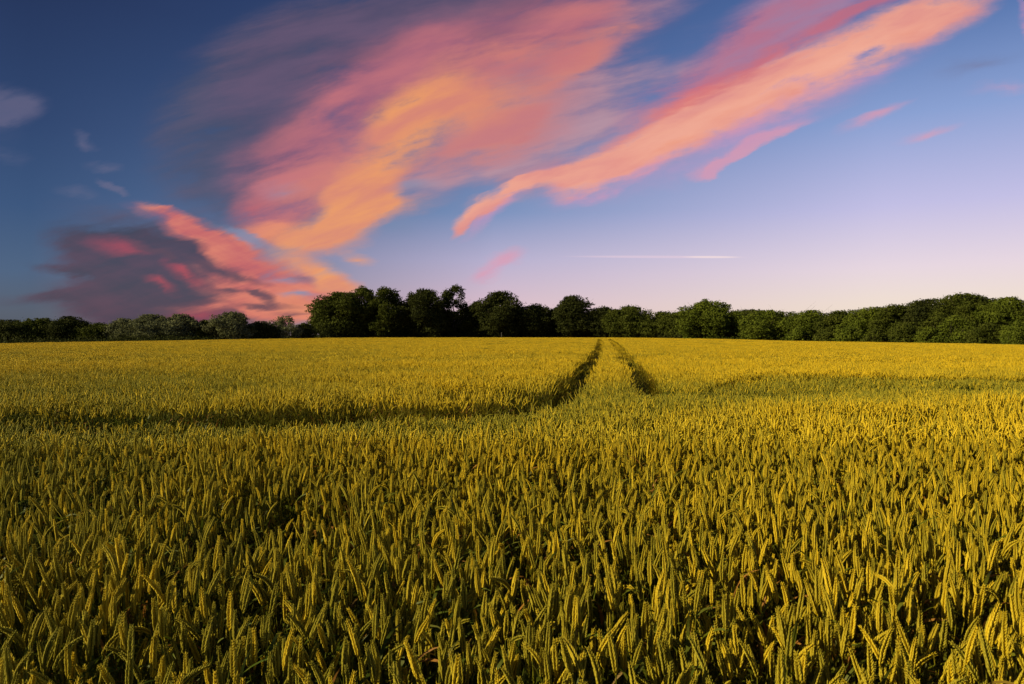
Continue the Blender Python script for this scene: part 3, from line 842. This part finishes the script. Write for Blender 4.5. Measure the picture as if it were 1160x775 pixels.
TREES = [
    # far row on the left
    (-60, 360, 80, 185, 'olive', "dark tree cut by the left edge of the photo", dict(base=.02)),
    (8, 363, 60, 182, 'dark', "low dark tree at the left end of the far row", dict(base=.02, lobe=.2)),
    (46, 361, 46, 182, 'mid', "low rounded tree second from the left end", dict(base=.02, lobe=.2)),
    (79, 359, 44, 182, 'dark', "dark twin-topped tree third from the left end", dict(base=.02, lobe=.17)),
    (112, 366, 40, 182, 'mid', "lowest tree between the twin-topped and the pale rounded trees", dict(base=.02)),
    (140, 361, 34, 180, 'olive', "narrow pale olive tree left of the wide rounded pair", dict(base=.02, lobe=.2)),
    (172, 357, 46, 180, 'olive', "wide smooth rounded olive tree, left one of the pair", dict(base=.02, lobe=.22)),
    (204, 356.5, 40, 181, 'olive', "smooth domed olive tree, right one of the pair", dict(base=.02, lobe=.22)),
    (230, 363, 28, 184, 'mid', "small tree in the dip right of the rounded pair", dict(base=.02)),
    (262, 354, 46, 182, 'olive', "tallest pale olive tree of the far row, uneven top", dict(base=.02, lobe=.16)),
    (297, 364.5, 36, 186, 'dark', "short dark tree beside the sky gap of the far row", dict(base=.02)),
    (324, 358.5, 34, 190, 'olive', "thin open-crowned tree with sky showing through it", dict(base=.12, lobe=.15, airy=.55, nl=22)),
    (345, 366, 26, 195, 'dark', "small ragged tree next to the big left clump", dict(base=.02, airy=.3)),
    # big clump behind the crest
    (386, 331, 60, 236, 'mid', "big spreading oak sloping down at the left end of the clump", dict(base=.03, nl=60, lobe=.15, airy=.05)),
    (412, 325, 44, 240, 'mid', "broad oak with small sky gaps in its crown", dict(base=.06, nl=52, lobe=.15, airy=.12)),
    (438, 325.5, 42, 238, 'mid', "oak with bright sky gap beside its trunk, flat top", dict(base=.05, nl=52, lobe=.15, airy=.08)),
    (478, 327, 52, 238, 'dark', "wide round-headed dark tree left of the tall feathery one", dict(base=.03, nl=60, lobe=.16)),
    (514, 323, 38, 243, 'dark', "tallest tree of the clump with a feathery open top", dict(base=.05, nl=40, lobe=.14, airy=.15)),
    (540, 342, 28, 240, 'dark', "short tree filling the dip before the domed dark tree", dict(base=.02)),
    (567, 330, 48, 238, 'dark', "domed very dark tree behind the pale post", dict(base=.02, nl=40, lobe=.2)),
    (606, 345, 44, 240, 'dark', "lower dark tree left of the round tree by the tramlines", dict(base=.02, lobe=.19)),
    (650, 336, 46, 238, 'dark', "round-topped dark tree just left of the tramline ends", dict(base=.02, nl=38, lobe=.2)),
    (684, 347.5, 40, 236, 'dark', "dark tree straight behind the tramline ends", dict(base=.02, lobe=.19)),
    (713, 346.5, 46, 228, 'mid', "dark green tree right of the tramline ends", dict(base=.02, nl=36, lobe=.2)),
    (748, 353.5, 44, 222, 'mid', "low spreading tree left of the prominent bushy tree", dict(base=.02, lobe=.2)),
    (772, 353, 40, 212, 'mid', "low tree touching the left side of the prominent bushy tree", dict(base=.02, lobe=.18)),
    (802, 339.7, 58, 196, 'green', "prominent bushy green tree standing out of the middle of the wood", dict(base=.02, nl=48, lobe=.16)),
    # wood running nearer on the right
    (850, 351, 60, 230, 'mid', "smooth-topped tree on the ridge behind the wood", dict(base=.02, lobe=.2)),
    (868, 352.5, 56, 172, 'green', "light green rounded tree just right of the prominent bushy tree", dict(base=.02, nl=36, lobe=.17)),
    (912, 352.5, 60, 168, 'green', "wide green tree with a gently domed top in the right wood", dict(base=.02, nl=36, lobe=.16)),
    (950, 353, 46, 158, 'mid', "darker tree with a small pointed top in the right wood", dict(base=.02, lobe=.17)),
    (985, 349, 56, 150, 'green', "green tree where the wood begins to rise on the right", dict(base=.02, nl=36, lobe=.16)),
    (1016, 345.5, 56, 144, 'mid', "round tree on the rising part of the right wood", dict(base=.02, nl=38, lobe=.16)),
    (1048, 338.5, 48, 140, 'dark', "dark ragged-topped tree left of the highest crown of the right wood", dict(base=.02, nl=48, lobe=.15)),
    (1092, 331.5, 72, 136, 'mid', "highest broad tree of the right wood", dict(base=.02, nl=52, lobe=.14)),
    (1138, 336, 62, 132, 'green', "green tree right of the highest crown, near the photo edge", dict(base=.02, nl=46, lobe=.15)),
    (1190, 339, 70, 128, 'mid', "tree cut by the right edge of the photo", dict(base=.02, nl=40, lobe=.15)),
    (1245, 333, 74, 124, 'green', "tree just beyond the right edge of the photo", dict(base=.02, nl=40, lobe=.15)),
]
for i, (px, ty, w, yd, kd, lab, kw) in enumerate(TREES):
    make_tree(px, ty, w * (1.32 if 360 < px < 760 else 1.25), yd, kd, lab, 100 + i * 7, **kw)

BACK = [
    (455, 343, 46, 252, 'dark', "dark tree filling the gap behind the flat-topped oak"), (500, 344, 40, 254, 'dark', "dark tree behind the foot of the feathery tree"),
    (532, 347, 40, 252, 'dark', "low dark tree behind the dip right of the feathery tree"), (590, 349, 44, 252, 'dark', "low dark tree behind the right side of the domed tree"),
    (628, 350, 42, 252, 'dark', "low dark tree filling the gap left of the round-topped tree"), (672, 352, 44, 250, 'dark', "low dark tree behind the ends of the tramlines"),
    (705, 355, 60, 248, 'dark', "low dark tree right behind the dark green tree"), (835, 354, 60, 210, 'mid', "smooth low tree behind the right side of the prominent tree"),
    (890, 354, 64, 196, 'mid', "smooth-topped tree behind the two light green trees"), (932, 356, 60, 190, 'dark', "dark low tree behind the wide domed tree"),
    (970, 352, 62, 178, 'mid', "tree behind the small pointed treetop"), (1008, 348, 60, 172, 'dark', "dark tree behind the rising part of the wood"),
    (1040, 342, 56, 166, 'mid', "tree behind the dark ragged-topped one"), (1072, 336, 56, 160, 'mid', "tree behind the left shoulder of the highest crown"),
    (1118, 336, 60, 156, 'dark', "dark tree behind the right shoulder of the highest crown"), (1165, 338, 66, 152, 'mid', "tree at the back by the right photo edge")]
for i, (px, ty, w, yd, kd, lab) in enumerate(BACK):
    make_tree(px, ty, w * 1.3, yd, kd, lab, 500 + i * 11, base=.02, nl=30, lobe=.17, dens=.8)

SHRUBS = [
    (905, 371, 26, 158, 'green'), (935, 373, 24, 150, 'mid'), (962, 370, 28, 144, 'green'), (992, 372, 24, 136, 'mid'),
    (1022, 367, 32, 130, 'mid'), (1052, 370, 26, 125, 'green'), (1080, 358, 40, 124, 'green'), (1118, 366, 34, 117, 'mid'), (1152, 364, 38, 113, 'green'), (1192, 363, 40, 110, 'mid')]
SL = ["small green shrub at the foot of the wide domed tree", "dark little shrub between two field-edge shrubs of the right wood", "leafy green shrub below the small pointed treetop",
      "squat shrub where the right wood starts to rise", "broad dark shrub in front of the rising wood", "small bright shrub left of the big bright one",
      "big bright green shrub in front of the highest tree", "dark shrub in front of the highest tree's right side", "bright shrub at the field edge close to the right photo edge", "shrub cut by the right photo edge"]
for i, (px, ty, w, yd, kd) in enumerate(SHRUBS):
    make_tree(px, ty, w * 1.15, yd, kd, SL[i], 900 + i * 5, name="shrub", base=0.0, nl=16, lobe=.24, stems=3, top=.7)


# undergrowth along the foot of the trees
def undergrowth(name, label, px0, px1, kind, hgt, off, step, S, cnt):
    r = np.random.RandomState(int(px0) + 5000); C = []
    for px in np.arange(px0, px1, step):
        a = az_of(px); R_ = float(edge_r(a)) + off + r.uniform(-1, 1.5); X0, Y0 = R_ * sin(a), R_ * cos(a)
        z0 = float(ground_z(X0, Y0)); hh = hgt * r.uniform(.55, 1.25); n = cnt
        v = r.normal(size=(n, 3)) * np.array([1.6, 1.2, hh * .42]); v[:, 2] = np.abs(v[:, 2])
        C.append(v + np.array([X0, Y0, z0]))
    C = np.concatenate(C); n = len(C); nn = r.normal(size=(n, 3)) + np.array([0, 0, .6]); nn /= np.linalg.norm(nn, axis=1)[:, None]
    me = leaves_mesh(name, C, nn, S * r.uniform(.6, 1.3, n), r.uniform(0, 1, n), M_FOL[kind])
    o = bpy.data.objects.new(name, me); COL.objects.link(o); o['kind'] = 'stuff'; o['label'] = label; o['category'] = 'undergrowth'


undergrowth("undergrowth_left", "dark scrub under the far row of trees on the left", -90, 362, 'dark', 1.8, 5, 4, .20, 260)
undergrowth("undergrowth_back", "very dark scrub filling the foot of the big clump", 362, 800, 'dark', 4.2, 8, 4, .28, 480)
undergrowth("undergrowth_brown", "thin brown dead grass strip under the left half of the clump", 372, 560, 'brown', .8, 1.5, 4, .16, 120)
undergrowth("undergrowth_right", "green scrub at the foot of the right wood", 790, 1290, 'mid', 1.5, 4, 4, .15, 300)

# ------------------------------------------------------------------ post at the field edge
def post():
    X0 = (568 - CX) / F * 229.5; Y0 = 229.5; z0 = float(ground_z(X0, Y0))
    mb = MB(); w, H = .13, 2.6
    v = [(-w, -w, -.2), (w, -w, -.2), (w, w, -.2), (-w, w, -.2), (-w, -w, H - .12), (w, -w, H - .12), (w, w, H - .12), (-w, w, H - .12), (-w * .6, -w * .6, H), (w * .6, -w * .6, H), (w * .6, w * .6, H), (-w * .6, w * .6, H)]
    f = [(0, 1, 5, 4), (1, 2, 6, 5), (2, 3, 7, 6), (3, 0, 4, 7), (4, 5, 9, 8), (5, 6, 10, 9), (6, 7, 11, 10), (7, 4, 8, 11), (8, 9, 10, 11)]
    mb.add(v, f, 0)
    o = bpy.data.objects.new("wooden_post", mb.mesh("wooden_post", [M_WOOD], False)); COL.objects.link(o); o.location = (X0, Y0, z0)
    o['label'] = "weathered grey post at the field edge before the domed dark tree"; o['category'] = 'post'


post()

print("leaf faces", TOTAL_LEAVES, "objects", len(bpy.data.objects))
